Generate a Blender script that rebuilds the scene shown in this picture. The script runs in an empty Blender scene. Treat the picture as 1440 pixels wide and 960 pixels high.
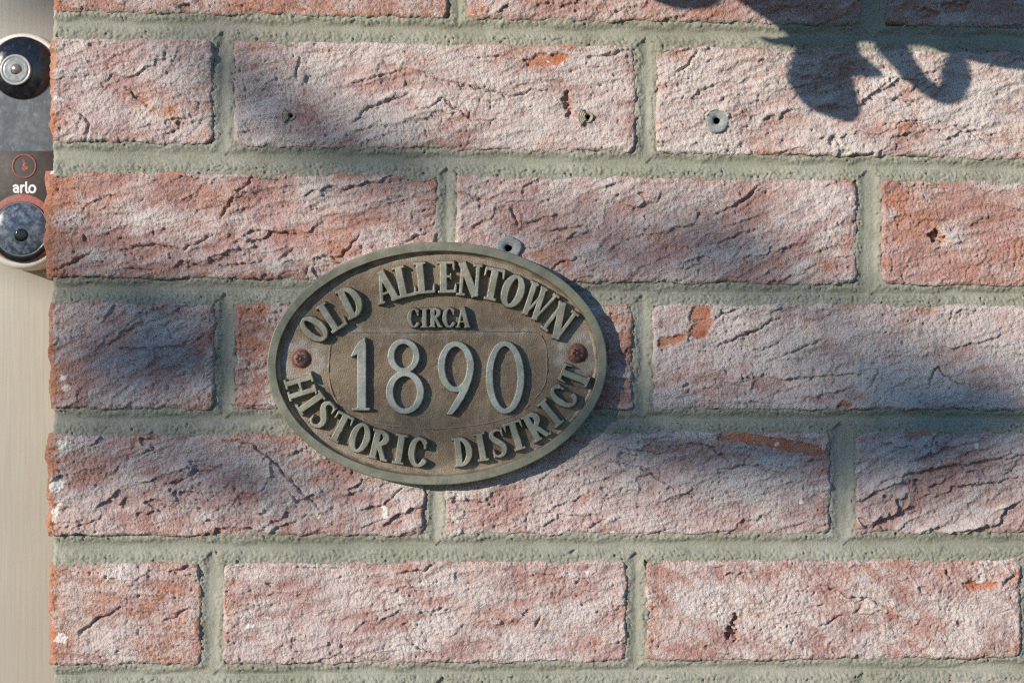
import bpy, math
import numpy as np
from mathutils import Vector

# ------------------------------------------------------------------ camera, light, exposure
S = 0.00036            # metres per photograph pixel on the face of the wall
DIST = 1.0             # camera to wall
D = DIST / S
scene = bpy.context.scene
COL = scene.collection

cam_d = bpy.data.cameras.new('camera')
cam_d.sensor_width = 36.0
cam_d.lens = 36.0 * DIST / (1440 * S)
cam_d.clip_start = 0.02
cam_d.clip_end = 200
cam_d.dof.use_dof = True
cam_d.dof.focus_distance = DIST - 0.004
cam_d.dof.aperture_fstop = 9.0
cam = bpy.data.objects.new('camera', cam_d)
cam.location = (0, -DIST, 0)
cam.rotation_euler = (math.pi / 2, 0, 0)
COL.objects.link(cam)
scene.camera = cam

SUN = Vector((-1.15, -1.0, 0.42))          # towards the sun
sun_n = SUN.normalized()
world = bpy.data.worlds.new('World')
scene.world = world
world.use_nodes = True
wn = world.node_tree.nodes
sky = wn.new('ShaderNodeTexSky')
sky.sky_type = 'NISHITA'
sky.sun_disc = False
sky.sun_elevation = math.asin(sun_n.z)
sky.sun_rotation = math.atan2(SUN.x, SUN.y)
sky.air_density = 1.0
sky.dust_density = 0.0
sky.ozone_density = 6.0
world.node_tree.links.new(sky.outputs[0], wn['Background'].inputs[0])
wn['Background'].inputs[1].default_value = 0.138

sun_d = bpy.data.lights.new('sun', 'SUN')
sun_d.energy = 5.0
sun_d.angle = math.radians(0.55)
sun_d.color = (1.0, 0.895, 0.76)
sun = bpy.data.objects.new('sun', sun_d)
sun.rotation_euler = (-sun_n).to_track_quat('-Z', 'Y').to_euler()
sun.location = sun_n * 6
COL.objects.link(sun)

vs = scene.view_settings
vs.view_transform = 'Standard'
vs.look = 'None'
vs.gamma = 1.0
vs.exposure = 0.34
vs.use_curve_mapping = False
scene.cycles.max_bounces = 8
scene.cycles.use_denoising = False
scene.cycles.filter_width = 1.25

# ------------------------------------------------------------------ numpy noise
class Perlin:
    def __init__(self, seed):
        r = np.random.default_rng(seed)
        p = r.permutation(512)
        self.p = np.concatenate([p, p, p])
        a = r.uniform(0, 2 * np.pi, 512)
        self.gx, self.gy = np.cos(a), np.sin(a)

    def __call__(self, x, y):
        xi = np.floor(x).astype(np.int64); yi = np.floor(y).astype(np.int64)
        xf = x - xi; yf = y - yi
        xi &= 511; yi &= 511
        u = xf * xf * xf * (xf * (xf * 6 - 15) + 10)
        v = yf * yf * yf * (yf * (yf * 6 - 15) + 10)
        def g(ix, iy, fx, fy):
            h = self.p[self.p[ix & 511] + (iy & 511)]
            return self.gx[h] * fx + self.gy[h] * fy
        a = g(xi, yi, xf, yf); b = g(xi + 1, yi, xf - 1, yf)
        c = g(xi, yi + 1, xf, yf - 1); d = g(xi + 1, yi + 1, xf - 1, yf - 1)
        return ((a + u * (b - a)) + v * ((c + u * (d - c)) - (a + u * (b - a)))) * 1.5

PN = [Perlin(k) for k in range(12)]

def fbm(x, y, k=0, oct=4, gain=0.5, lac=2.07):
    t = np.zeros_like(x); a = 1.0; n = 0
    for o in range(oct):
        t += a * PN[(k + o) % 12](x + 17.3 * o, y - 9.1 * o); n += a
        a *= gain; x = x * lac; y = y * lac
    return t / n * 1.4

def sst(a, b, x):
    t = np.clip((x - a) / (b - a), 0, 1)
    return t * t * (3 - 2 * t)

def worley(x, y, seed=3):
    xi = np.floor(x).astype(np.int64); yi = np.floor(y).astype(np.int64)
    best = np.full(x.shape, 9.0); p = PN[seed].p; gx, gy = PN[seed].gx, PN[seed].gy
    for dx in (-1, 0, 1):
        for dy in (-1, 0, 1):
            h = p[p[(xi + dx) & 511] + ((yi + dy) & 511)]
            cx = xi + dx + 0.5 + 0.45 * gx[h]; cy = yi + dy + 0.5 + 0.45 * gy[h]
            best = np.minimum(best, (x - cx) ** 2 + (y - cy) ** 2)
    return np.sqrt(best)

def seg_dist(x, y, pts):
    best = np.full(x.shape, 1e9); par = np.zeros(x.shape)
    n = len(pts) - 1
    for i in range(n):
        (x0, y0), (x1, y1) = pts[i], pts[i + 1]
        dx, dy = x1 - x0, y1 - y0
        t = np.clip(((x - x0) * dx + (y - y0) * dy) / (dx * dx + dy * dy + 1e-9), 0, 1)
        d = np.hypot(x - x0 - t * dx, y - y0 - t * dy)
        m = d < best
        best = np.where(m, d, best); par = np.where(m, (i + t) / n, par)
    return best, par

# ------------------------------------------------------------------ mesh helpers
def mesh_from(name, V, Q, attrs=None, smooth=True):
    me = bpy.data.meshes.new(name)
    V = np.ascontiguousarray(V, dtype=np.float32); Q = np.ascontiguousarray(Q, dtype=np.int32)
    me.vertices.add(len(V)); me.vertices.foreach_set('co', V.ravel())
    me.loops.add(Q.size); me.loops.foreach_set('vertex_index', Q.ravel())
    me.polygons.add(len(Q))
    me.polygons.foreach_set('loop_start', np.arange(0, Q.size, Q.shape[1], dtype=np.int32))
    me.update(calc_edges=True)
    if smooth:
        me.polygons.foreach_set('use_smooth', np.ones(len(Q), dtype=bool))
    for an, arr in (attrs or {}).items():
        a = me.attributes.new(an, 'FLOAT_COLOR', 'POINT')
        c = np.ones((len(V), 4), dtype=np.float32); c[:, :3] = arr
        a.data.foreach_set('color', c.ravel())
    return me

def grid_quads(nv, nu, keep=None):
    i = np.arange(nv * nu).reshape(nv, nu)
    q = np.stack([i[:-1, :-1], i[1:, :-1], i[1:, 1:], i[:-1, 1:]], -1)
    if keep is not None:
        q = q[keep]
    return q.reshape(-1, 4)

def compact(V, Q, attrs):
    used = np.unique(Q)
    remap = np.full(len(V), -1, dtype=np.int64); remap[used] = np.arange(len(used))
    return V[used], remap[Q], {k: a[used] for k, a in attrs.items()}

def link(name, me, mat=None, parent=None, loc=(0, 0, 0)):
    o = bpy.data.objects.new(name, me)
    if mat: me.materials.append(mat)
    o.location = loc
    COL.objects.link(o)
    if parent: o.parent = parent
    return o

def empty(name, loc, label, cat, group=None):
    o = bpy.data.objects.new(name, None)
    o.empty_display_size = 0.02
    o.location = loc
    COL.objects.link(o)
    o['label'] = label; o['category'] = cat
    if group: o['group'] = group
    return o

def wall_xyz(px, py, h):
    """wall pixel plane + height towards the camera (in px) -> metres"""
    return np.stack([(px - 720) * S, -h * S * np.ones_like(px), (480 - py) * S], -1)

def P(px, py, h):
    """photograph pixel seen at height h above the wall face -> world point"""
    k = (D - h) / D
    return Vector(((px - 720) * k * S, -h * S, (480 - py) * k * S))

def rings(curves, close=True, cap_first=False, cap_last=False):
    """curves: list of (n,3) loops, consecutive loops joined by quads; returns V,Q (triangles doubled as quads avoided with fan polys)"""
    n = len(curves[0]); V = np.concatenate(curves)
    Q = []
    idx = np.arange(n)
    for k in range(len(curves) - 1):
        a = k * n + idx; b = (k + 1) * n + idx
        q = np.stack([a, np.roll(a, -1), np.roll(b, -1), b], -1)
        if not close: q = q[:-1]
        Q.append(q)
    return V, np.concatenate(Q)

def lathe(name, prof, mat, parent, centre, n=48, squash=1.0, close_top=True, smooth=True, wob=0.0):
    """profile [(r, h)...] px, about the axis towards the camera; centre is world point at h=0 of the profile"""
    ang = np.linspace(0, 2 * np.pi, n, endpoint=False)
    cs = []
    w = 1 + wob * np.sin(3 * ang + 1) + wob * 0.7 * np.sin(5 * ang)
    for r, h in prof:
        r = max(r, 0.02)
        cs.append(np.stack([np.cos(ang) * r * S * w, np.full(n, -h * S), np.sin(ang) * r * S * squash * w], -1))
    V, Q = rings(cs)
    me = mesh_from(name, V, Q, smooth=smooth)
    return link(name, me, mat, parent, centre)

def tube(name, pts, rad, mat, parent, n=8, loc=(0, 0, 0), taper=None):
    pts = [Vector(p) for p in pts]
    cs = []
    up = Vector((0.13, 0.31, 0.94))
    for i, p in enumerate(pts):
        t = (pts[min(i + 1, len(pts) - 1)] - pts[max(i - 1, 0)]).normalized()
        a = t.cross(up).normalized(); b = t.cross(a).normalized()
        r = rad * (taper[i] if taper else 1.0)
        cs.append(np.array([p + (a * math.cos(k * 2 * math.pi / n) + b * math.sin(k * 2 * math.pi / n)) * r for k in range(n)]))
    first = np.repeat(cs[0].mean(0)[None], n, 0); last = np.repeat(cs[-1].mean(0)[None], n, 0)
    V, Q = rings([first] + cs + [last])
    return link(name, mesh_from(name, V, Q), mat, parent, loc)

# ------------------------------------------------------------------ material helpers
class NT:
    def __init__(self, name):
        self.m = bpy.data.materials.new(name); self.m.use_nodes = True
        self.t = self.m.node_tree; self.b = self.t.nodes['Principled BSDF']
        self.co = self.n('ShaderNodeTexCoord').outputs['Object']
        self.geo = None
    def n(self, typ, **kw):
        nd = self.t.nodes.new(typ)
        for k, v in kw.items(): setattr(nd, k, v)
        return nd
    def l(self, a, b): self.t.links.new(a, b)
    def pos(self):
        if self.geo is None: self.geo = self.n('ShaderNodeNewGeometry').outputs['Position']
        return self.geo
    def noise(self, scale, detail=4, rough=0.55, vec=None, stretch=None, dist=0.0):
        nd = self.n('ShaderNodeTexNoise')
        nd.inputs['Scale'].default_value = scale; nd.inputs['Detail'].default_value = detail
        nd.inputs['Roughness'].default_value = rough; nd.inputs['Distortion'].default_value = dist
        v = vec or self.pos()
        if stretch:
            mp = self.n('ShaderNodeMapping'); mp.inputs['Scale'].default_value = stretch
            self.l(v, mp.inputs['Vector']); v = mp.outputs[0]
        self.l(v, nd.inputs['Vector'])
        return nd.outputs['Fac']
    def voro(self, scale, feature='F1'):
        nd = self.n('ShaderNodeTexVoronoi'); nd.feature = feature
        nd.inputs['Scale'].default_value = scale; self.l(self.pos(), nd.inputs['Vector'])
        return nd.outputs['Distance']
    def ramp(self, f, lo, hi, a=0.0, b=1.0):
        r = self.n('ShaderNodeMapRange'); r.interpolation_type = 'SMOOTHSTEP'
        r.inputs['From Min'].default_value = lo; r.inputs['From Max'].default_value = hi
        r.inputs['To Min'].default_value = a; r.inputs['To Max'].default_value = b
        self.l(f, r.inputs['Value']); return r.outputs[0]
    def math(self, op, a, b):
        m = self.n('ShaderNodeMath', operation=op)
        for k, v in ((0, a), (1, b)):
            if isinstance(v, (int, float)): m.inputs[k].default_value = v
            else: self.l(v, m.inputs[k])
        return m.outputs[0]
    def mix(self, f, a, b):
        m = self.n('ShaderNodeMix', data_type='RGBA')
        for s, v in ((m.inputs['Factor'], f), (m.inputs['A'], a), (m.inputs['B'], b)):
            if isinstance(v, tuple): s.default_value = (*v, 1.0)
            elif isinstance(v, (int, float)): s.default_value = v
            else: self.l(v, s)
        return m.outputs['Result']
    def attr(self, name):
        a = self.n('ShaderNodeAttribute'); a.attribute_name = name
        s = self.n('ShaderNodeSeparateColor'); self.l(a.outputs['Color'], s.inputs[0])
        return s.outputs[0], s.outputs[1], s.outputs[2]
    def bump(self, h, dist, strength=1.0, prev=None):
        b = self.n('ShaderNodeBump'); b.inputs['Strength'].default_value = strength
        b.inputs['Distance'].default_value = dist
        self.l(h, b.inputs['Height'])
        if prev: self.l(prev, b.inputs['Normal'])
        return b.outputs[0]
    def done(self, color=None, rough=0.8, normal=None, metallic=0.0, spec=0.3):
        for s, v in (('Base Color', color), ('Roughness', rough), ('Metallic', metallic)):
            if v is None: continue
            i = self.b.inputs[s]
            if isinstance(v, tuple): i.default_value = (*v, 1.0)
            elif isinstance(v, (int, float)): i.default_value = v
            else: self.l(v, i)
        self.b.inputs['Specular IOR Level'].default_value = spec
        if normal: self.l(normal, self.b.inputs['Normal'])
        return self.m

def plain(name, col, rough=0.5, metallic=0.0, spec=0.4, nscale=400, var=0.25):
    t = NT(name)
    f = t.noise(nscale, 5)
    dark = tuple(c * (1 - var) for c in col); lite = tuple(min(1, c * (1 + var)) for c in col)
    return t.done(t.mix(t.ramp(f, 0.3, 0.7), dark, lite), rough, t.bump(f, 0.0001, 0.3), metallic, spec)

def make_brick_mat():
    t = NT('brick_lime_washed')
    org, mor, spk = t.attr('mask')
    big = t.noise(28, 3); mid = t.noise(150, 4); fine = t.noise(900, 4, 0.6); grit = t.noise(2100, 3, 0.6)
    blo, hue, chip = t.attr('tone')
    rose = t.mix(hue, (0.375, 0.212, 0.18), (0.40, 0.258, 0.245))
    white = t.mix(t.ramp(big, 0.35, 0.65), (0.51, 0.435, 0.415), (0.575, 0.52, 0.49))
    bl = t.math('ADD', blo, t.ramp(fine, 0.3, 0.7, 0.11, -0.11))
    bl = t.math('ADD', bl, t.ramp(mid, 0.3, 0.7, 0.12, -0.12))
    pale = t.mix(t.ramp(bl, 0.05, 0.95), rose, white)
    ora = t.mix(t.ramp(mid, 0.35, 0.65), (0.40, 0.165, 0.095), (0.46, 0.225, 0.135))
    ora = t.mix(t.ramp(fine, 0.5, 0.72, 0, 0.55), ora, (0.31, 0.12, 0.08))
    o2 = t.math('ADD', org, t.ramp(fine, 0.3, 0.7, -0.12, 0.12))
    c = t.mix(t.ramp(o2, 0.26, 0.98, 0, 0.92), pale, ora)
    c = t.mix(chip, c, t.mix(t.ramp(mid, 0.35, 0.65), (0.43, 0.145, 0.075), (0.47, 0.19, 0.10)))
    mortar = t.mix(t.ramp(fine, 0.3, 0.7), (0.25, 0.25, 0.19), (0.34, 0.335, 0.265))
    c = t.mix(t.ramp(t.math('ADD', mor, t.ramp(fine, 0.3, 0.7, -0.2, 0.2)), 0.38, 0.6), c, mortar)
    c = t.mix(spk, c, (0.72, 0.69, 0.63))
    n1 = t.bump(grit, 0.0009, 0.7)
    n2 = t.bump(fine, 0.0014, 0.7, n1)
    return t.done(c, 0.92, n2, 0, 0.15)

def make_mortar_mat():
    t = NT('mortar_sandy')
    big = t.noise(22, 3); mid = t.noise(190, 4); fine = t.noise(1100, 4, 0.65)
    c = t.mix(t.ramp(big, 0.35, 0.65), (0.262, 0.262, 0.212), (0.335, 0.332, 0.28))
    c = t.mix(t.ramp(mid, 0.45, 0.75, 0, 0.5), c, (0.225, 0.225, 0.165))
    c = t.mix(t.ramp(fine, 0.6, 0.75, 0, 0.5), c, (0.22, 0.21, 0.16))
    c = t.mix(t.ramp(t.noise(2600, 1), 0.72, 0.80, 0, 0.6), c, (0.60, 0.56, 0.46))
    return t.done(c, 0.95, t.bump(t.noise(2300, 3, 0.65), 0.0008, 0.6, t.bump(fine, 0.0006, 0.45)), 0, 0.1)

def make_face_mat():
    t = NT('bronze_brown_cast')
    big = t.noise(45, 4); fine = t.noise(1300, 3, 0.6); mid = t.noise(260, 4)
    c = t.mix(t.ramp(big, 0.35, 0.68), (0.165, 0.12, 0.08), (0.235, 0.18, 0.122))
    c = t.mix(t.ramp(mid, 0.5, 0.75, 0, 0.55), c, (0.29, 0.235, 0.165))
    c = t.mix(t.ramp(fine, 0.58, 0.72, 0, 0.7), c, (0.38, 0.33, 0.25))
    ox, rs, _ = t.attr('mask')
    c = t.mix(t.math('MULTIPLY', ox, t.ramp(mid, 0.38, 0.62, 0.35, 1.0)), c, (0.40, 0.38, 0.34))
    c = t.mix(t.math('MULTIPLY', rs, t.ramp(mid, 0.4, 0.65, 0.1, 0.9)), c, (0.25, 0.12, 0.07))
    return t.done(c, t.ramp(fine, 0.3, 0.7, 0.5, 0.72), t.bump(fine, 0.0006, 0.8, t.bump(mid, 0.0006, 0.5)), 0.15, 0.35)

def make_patina_mat(name, ca, cb):
    t = NT(name)
    top, rimf, rimb = t.attr('mask')
    rim = t.math('SUBTRACT', rimf, rimb)
    mid = t.noise(170, 4); fine = t.noise(1500, 3, 0.6)
    c = t.mix(t.ramp(mid, 0.35, 0.65), ca, cb)
    c = t.mix(t.ramp(fine, 0.58, 0.75, 0, 0.4), c, (0.20, 0.18, 0.13))
    c = t.mix(t.ramp(t.noise(70, 5, 0.65), 0.5, 0.72, 0, 0.6), c, (0.24, 0.20, 0.14))
    c = t.mix(t.ramp(t.noise(110, 4, 0.6), 0.58, 0.75, 0, 0.6), c, (0.36, 0.40, 0.36))
    c = t.mix(t.math('MULTIPLY', rim, 0.9), c, t.mix(t.ramp(mid, 0.35, 0.65), (0.175, 0.172, 0.122), (0.225, 0.222, 0.165)))
    side = t.mix(t.ramp(mid, 0.35, 0.65), (0.20, 0.15, 0.10), (0.32, 0.265, 0.19))
    c = t.mix(top, side, c)
    return t.done(c, t.ramp(mid, 0.3, 0.7, 0.38, 0.58), t.bump(fine, 0.0003, 0.35), 0.35, 0.4)

def make_trim_mat():
    t = NT('cream_painted_wood')
    st = t.noise(60, 5, 0.6, stretch=(9, 9, 0.35)); big = t.noise(9, 3)
    c = t.mix(t.ramp(st, 0.3, 0.7), (0.37, 0.355, 0.295), (0.405, 0.39, 0.33))
    c = t.mix(t.ramp(big, 0.4, 0.7, 0, 0.4), c, (0.31, 0.295, 0.25))
    return t.done(c, 0.55, t.bump(st, 0.0004, 0.4), 0, 0.3)

M_BRICK = make_brick_mat(); M_MORTAR = make_mortar_mat()
M_FACE = make_face_mat(); M_PATINA = make_patina_mat('bronze_sage_patina', (0.255, 0.246, 0.185), (0.34, 0.33, 0.26)); M_DIGIT = make_patina_mat('bronze_grey_patina', (0.31, 0.325, 0.275), (0.41, 0.425, 0.37)); M_TRIM = make_trim_mat()
M_RUST = plain('rusty_steel', (0.20, 0.10, 0.075), 0.6, 0.3, 0.4, 900, 0.45)
M_SOCKET = plain('dark_socket', (0.035, 0.022, 0.02), 0.8)
M_ANCHOR = plain('grey_plastic', (0.24, 0.255, 0.255), 0.75, 0, 0.3, 900, 0.22)
M_HOLE = plain('dark_plastic', (0.015, 0.015, 0.015), 0.9, 0, 0.1)
M_PLUG = plain('old_plug_plastic', (0.31, 0.265, 0.21), 0.85, 0, 0.2, 900, 0.25)

# ------------------------------------------------------------------ the brick wall
# course edges: (y_top at x=70, y_top at x=1440, y_bottom at x=70, y_bottom at x=1440)
COURSES = {
    -4: (-697, -686, -550, -538), -3: (-513, -502, -366, -354), -2: (-326, -314, -178, -166),
    -1: (-139, -126, 17, 40),
    0: (52, 73, 200, 225), 1: (240, 255, 391, 403), 2: (424, 428, 575, 577), 3: (610, 605, 755, 750),
    4: (791, 785, 937, 926), 5: (968, 957, 1120, 1110), 6: (1152, 1146, 1302, 1296),
}
SPANS = {
    -4: [(68, 300), (328, 895), (922, 1490), (1518, 2085)], -3: [(64, 618), (644, 1206), (1234, 1800), (1828, 2100)],
    -2: [(68, 298), (326, 892), (920, 1486), (1514, 2085)],
    -1: [(72, 632), (656, 1212), (1246, 1812), (1840, 2110)],
    0: [(70, 300), (328, 895), (922, 1490), (1517, 2085)], 1: [(62, 616), (640, 1205), (1239, 1802), (1830, 2105)],
    2: [(68, 303), (330, 891), (917, 1485), (1512, 2080)], 3: [(65, 598), (625, 1169), (1203, 1770), (1798, 2100)],
    4: [(68, 283), (313, 882), (907, 1437), (1464, 2030)], 5: [(66, 610), (636, 1200), (1228, 1795), (1822, 2095)],
    6: [(68, 296), (324, 890), (916, 1480), (1508, 2075)],
}
BR = []
for c, sp in SPANS.items():
    a, b, e, f = COURSES[c]
    for k, (x0, x1) in enumerate(sp):
        BR.append(dict(c=c, k=k, x0=x0, x1=x1, t=(a, (b - a) / 1370), b=(e, (f - e) / 1370)))

def edges(b, x):
    return b['t'][0] + b['t'][1] * (x - 70), b['b'][0] + b['b'][1] * (x - 70)

# creases of the hand-made faces: (points, depth px, half width px)
CR = [
    ([(580, 97), (620, 115), (653, 120), (693, 130), (720, 137), (747, 128), (780, 127)], 4.0, 1.6),
    ([(653, 82), (693, 80), (733, 83)], 3, 1.5), ([(827, 82), (857, 80), (873, 72), (892, 70)], 4, 1.6),
    ([(500, 170), (517, 153), (547, 143), (573, 133)], 3.5, 1.6), ([(497, 117), (547, 103), (577, 97)], 3, 1.5),
    ([(570, 157), (607, 152), (623, 137), (633, 150), (653, 160), (667, 172), (713, 170)], 3.5, 1.6),
    ([(97, 150), (113, 163), (127, 173), (120, 197)], 4, 1.8), ([(177, 123), (193, 137), (210, 150)], 4, 1.8),
    ([(423, 80), (417, 110)], 3, 1.5), ([(357, 247), (347, 263), (330, 270)], 3.5, 1.6), ([(327, 280), (310, 310)], 3.5, 1.6),
    ([(171, 351), (209, 345), (259, 350), (278, 342), (299, 331)], 4.5, 1.8), ([(65, 382), (102, 370), (131, 354)], 4, 1.7),
    ([(177, 378), (224, 382)], 4, 1.8), ([(312, 375), (352, 370), (377, 367)], 4.5, 1.7), ([(393, 365), (412, 353)], 4, 1.7),
    ([(441, 363), (481, 361), (493, 347), (506, 328)], 4.5, 1.7), ([(564, 342), (585, 332), (610, 326)], 4, 1.6),
    ([(640, 270), (667, 280), (693, 283)], 4, 2.0), ([(720, 293), (728, 317)], 4, 2.2), ([(430, 386), (436, 372)], 3, 1.5),
    ([(775, 379), (792, 369), (820, 362)], 4, 1.8), ([(760, 325), (800, 322), (830, 318)], 3.5, 1.6),
    ([(1000, 345), (1040, 330), (1075, 322)], 3.5, 1.6), ([(1010, 300), (1050, 280), (1070, 255)], 3.5, 1.8),
    ([(1240, 138), (1273, 143), (1307, 147)], 3.5, 1.7), ([(1320, 172), (1370, 186), (1395, 205)], 3.5, 1.6),
    ([(1236, 155), (1280, 170), (1330, 190)], 3, 1.6), ([(985, 65), (965, 95), (940, 110)], 3, 1.5),
    ([(171, 490), (209, 492), (252, 487), (290, 470)], 4, 1.7), ([(245, 438), (260, 430), (295, 428)], 3.5, 1.6),
    ([(1007, 447), (1044, 432)], 4.5, 1.6), ([(1007, 487), (1061, 466), (1098, 445)], 4, 1.6),
    ([(1094, 503), (1132, 489), (1157, 478)], 4, 1.5), ([(1307, 545), (1311, 528), (1319, 518), (1344, 537), (1357, 543)], 4, 1.5),
    ([(1085, 430), (1125, 428)], 3, 1.6), ([(1235, 520), (1222, 548)], 3, 1.5),
    ([(314, 619), (350, 622), (377, 641), (415, 682), (449, 716)], 4.5, 1.6), ([(409, 694), (428, 712)], 4, 1.5),
    ([(231, 681), (257, 675)], 4, 1.6), ([(254, 664), (302, 664)], 4, 1.6), ([(103, 745), (147, 726)], 3, 1.5),
    ([(1241, 679), (1279, 667), (1316, 660), (1372, 652), (1440, 641)], 5, 1.9), ([(1279, 652), (1335, 630), (1380, 622)], 4, 1.6),
    ([(1350, 686), (1402, 679), (1440, 671)], 4, 1.7), ([(968, 622), (1000, 629), (1030, 650)], 4, 1.7),
    ([(1010, 660), (1060, 655), (1100, 668)], 4, 1.7), ([(860, 650), (910, 660), (950, 690)], 4, 1.7), ([(870, 630), (930, 640)], 3.5, 1.6),
    ([(111, 892), (137, 870), (171, 855)], 5, 1.9), ([(231, 874), (269, 855)], 4.5, 1.9), ([(240, 806), (278, 795)], 4.5, 2.2),
    ([(561, 806), (592, 804), (615, 791)], 5, 2.0), ([(570, 896), (592, 911), (615, 922)], 3.5, 1.4), ([(610, 860), (624, 852)], 4, 1.8),
    ([(1151, 821), (1200, 840), (1222, 842), (1260, 859)], 4, 1.5), ([(1155, 878), (1185, 865)], 3.5, 1.6), ([(1330, 800), (1337, 815)], 3.5, 1.5),
    ([(1410, 822), (1428, 808)], 4, 1.8), ([(752, 880), (760, 868)], 4, 2), ([(555, 700), (562, 686), (566, 684)], 4, 1.6),
]
# pits and holes: (x, y, rx, ry, depth)
PITS = [(797, 140, 7, 13, 8), (802, 160, 5, 8, 7), (433, 113, 7, 6, 4), (1314, 330, 10, 8, 14), (1327, 337, 7, 5, 8),
        (1028, 890, 9, 10, 13), (1034, 872, 4, 10, 9), (1186, 570, 7, 4, 7), (252, 170, 10, 4, 4), (272, 164, 6, 4, 4),
        (378, 820, 7, 3, 5), (1374, 822, 16, 4, 5), (1252, 60, 14, 5, 5), (880, 640, 12, 5, 4),
        (1345, 10, 22, 8, 7), (1300, 18, 18, 7, 5), (120, 335, 4, 6, 4), (1352, 878, 7, 5, 4), (740, 862, 6, 5, 5), (640, 700, 5, 4, 3)]
# bare orange patches: (x, y, rx, ry, rotation deg, smooth chip?)
OR = [(768, 84, 33, 10, -4, 1), (800, 68, 26, 7, 12, 0), (842, 162, 24, 9, 15, 0), (240, 155, 48, 16, 12, 0), (275, 190, 22, 10, 0, 0),
      (985, 440, 16, 15, 0, 1), (985, 462, 22, 13, -35, 1), (945, 478, 20, 7, -12, 1), (1060, 618, 62, 8, 6, 1), (1120, 630, 42, 9, 7, 1),
      (300, 360, 36, 14, -15, 0), (470, 350, 34, 14, -20, 0), (575, 345, 40, 13, -15, 0), (340, 385, 60, 8, 0, 0), (85, 320, 26, 60, 0, 0), (120, 255, 40, 16, 10, 0),
      (200, 540, 14, 20, 10, 0), (380, 729, 15, 8, 0, 0), (320, 748, 40, 8, 0, 0), (355, 480, 22, 60, 0, 0), (360, 440, 30, 16, 0, 0),
      (825, 697, 9, 7, 0, 0), (834, 710, 6, 5, 0, 0), (718, 724, 10, 5, 0, 0), (1155, 705, 8, 22, 10, 0), (90, 520, 12, 70, 0, 0),
      (80, 680, 12, 70, 0, 0), (80, 850, 14, 70, 0, 0), (250, 830, 40, 22, -25, 0), (250, 890, 40, 30, 0, 0), (1380, 822, 24, 8, 0, 1),
      (1204, 896, 46, 16, 5, 0), (1260, 790, 30, 7, 0, 0), (1340, 790, 50, 6, 0, 0), (1425, 795, 16, 16, 0, 0), (1290, 330, 45, 50, 0, 0),
      (1400, 380, 70, 30, 0, 0), (1265, 290, 22, 40, 0, 0), (1300, 610, 90, 5, -2, 0), (1175, 365, 26, 18, -20, 0), (760, 360, 60, 20, -15, 0),
      (1190, 568, 10, 5, 0, 1), (590, 20, 30, 10, 0, 0), (680, 10, 14, 9, 0, 0), (1000, 18, 50, 10, 0, 0), (920, 870, 14, 22, 0, 0), (950, 910, 30, 12, 0, 0),
      (345, 805, 26, 6, 12, 0), (330, 860, 10, 30, 0, 0), (700, 870, 50, 9, 0, 0), (835, 905, 26, 9, 10, 0), (575, 800, 30, 8, 0, 0),
      (1130, 455, 40, 14, -20, 0), (1190, 430, 30, 10, 0, 0), (1270, 70, 40, 8, 0, 0), (1270, 185, 50, 20, 10, 0), (1100, 215, 90, 6, 0, 0), (90, 10, 40, 10, 0, 0), (370, 5, 60, 9, 0, 0)]
# white lime specks
WH = [(88, 532, 4, 3), (94, 545, 4, 3), (90, 626, 4, 7), (80, 680, 7, 8), (84, 708, 4, 3), (78, 722, 4, 6), (86, 897, 6, 4), (540, 719, 4, 9), (770, 88, 2, 2), (1187, 612, 2, 2), (1092, 626, 2, 2),
      (825, 803, 3, 2), (690, 832, 4, 2), (352, 880, 4, 3), (376, 868, 4, 2), (646, 748, 4, 3), (641, 730, 4, 3), (863, 752, 5, 3), (1380, 816, 6, 3), (70, 240, 3, 3), (82, 140, 5, 3), (448, 725, 3, 3), (1127, 704, 3, 4), (1373, 625, 3, 5)]
BLO = {(2, 2): .16, (0, 2): .12, (4, 2): .12, (4, 1): .10, (0, 1): .06, (1, 0): -.04, (2, 0): -.10, (2, 1): -.12, (-1, 0): -.15, (-1, 1): -.1, (-1, 2): -.2, (1, 2): -.16, (3, 0): .0, (3, 1): .0, (3, 2): -.05, (4, 0): -.04}
BIAS = {(1, 2): .02, (1, 0): .06, (2, 2): -.16, (2, 0): .02, (3, 1): -.05, (3, 2): -.08, (4, 0): .12, (4, 1): -.06, (2, 1): .12, (0, 1): -.04, (-1, 0): .12}
rngb = np.random.default_rng(5)
wall = empty('brick_wall', (0, 0, -0.30), 'weathered handmade red brick wall with pale wash and recessed grey-green mortar', 'brick wall')
DEPTH = 236.0

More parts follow.
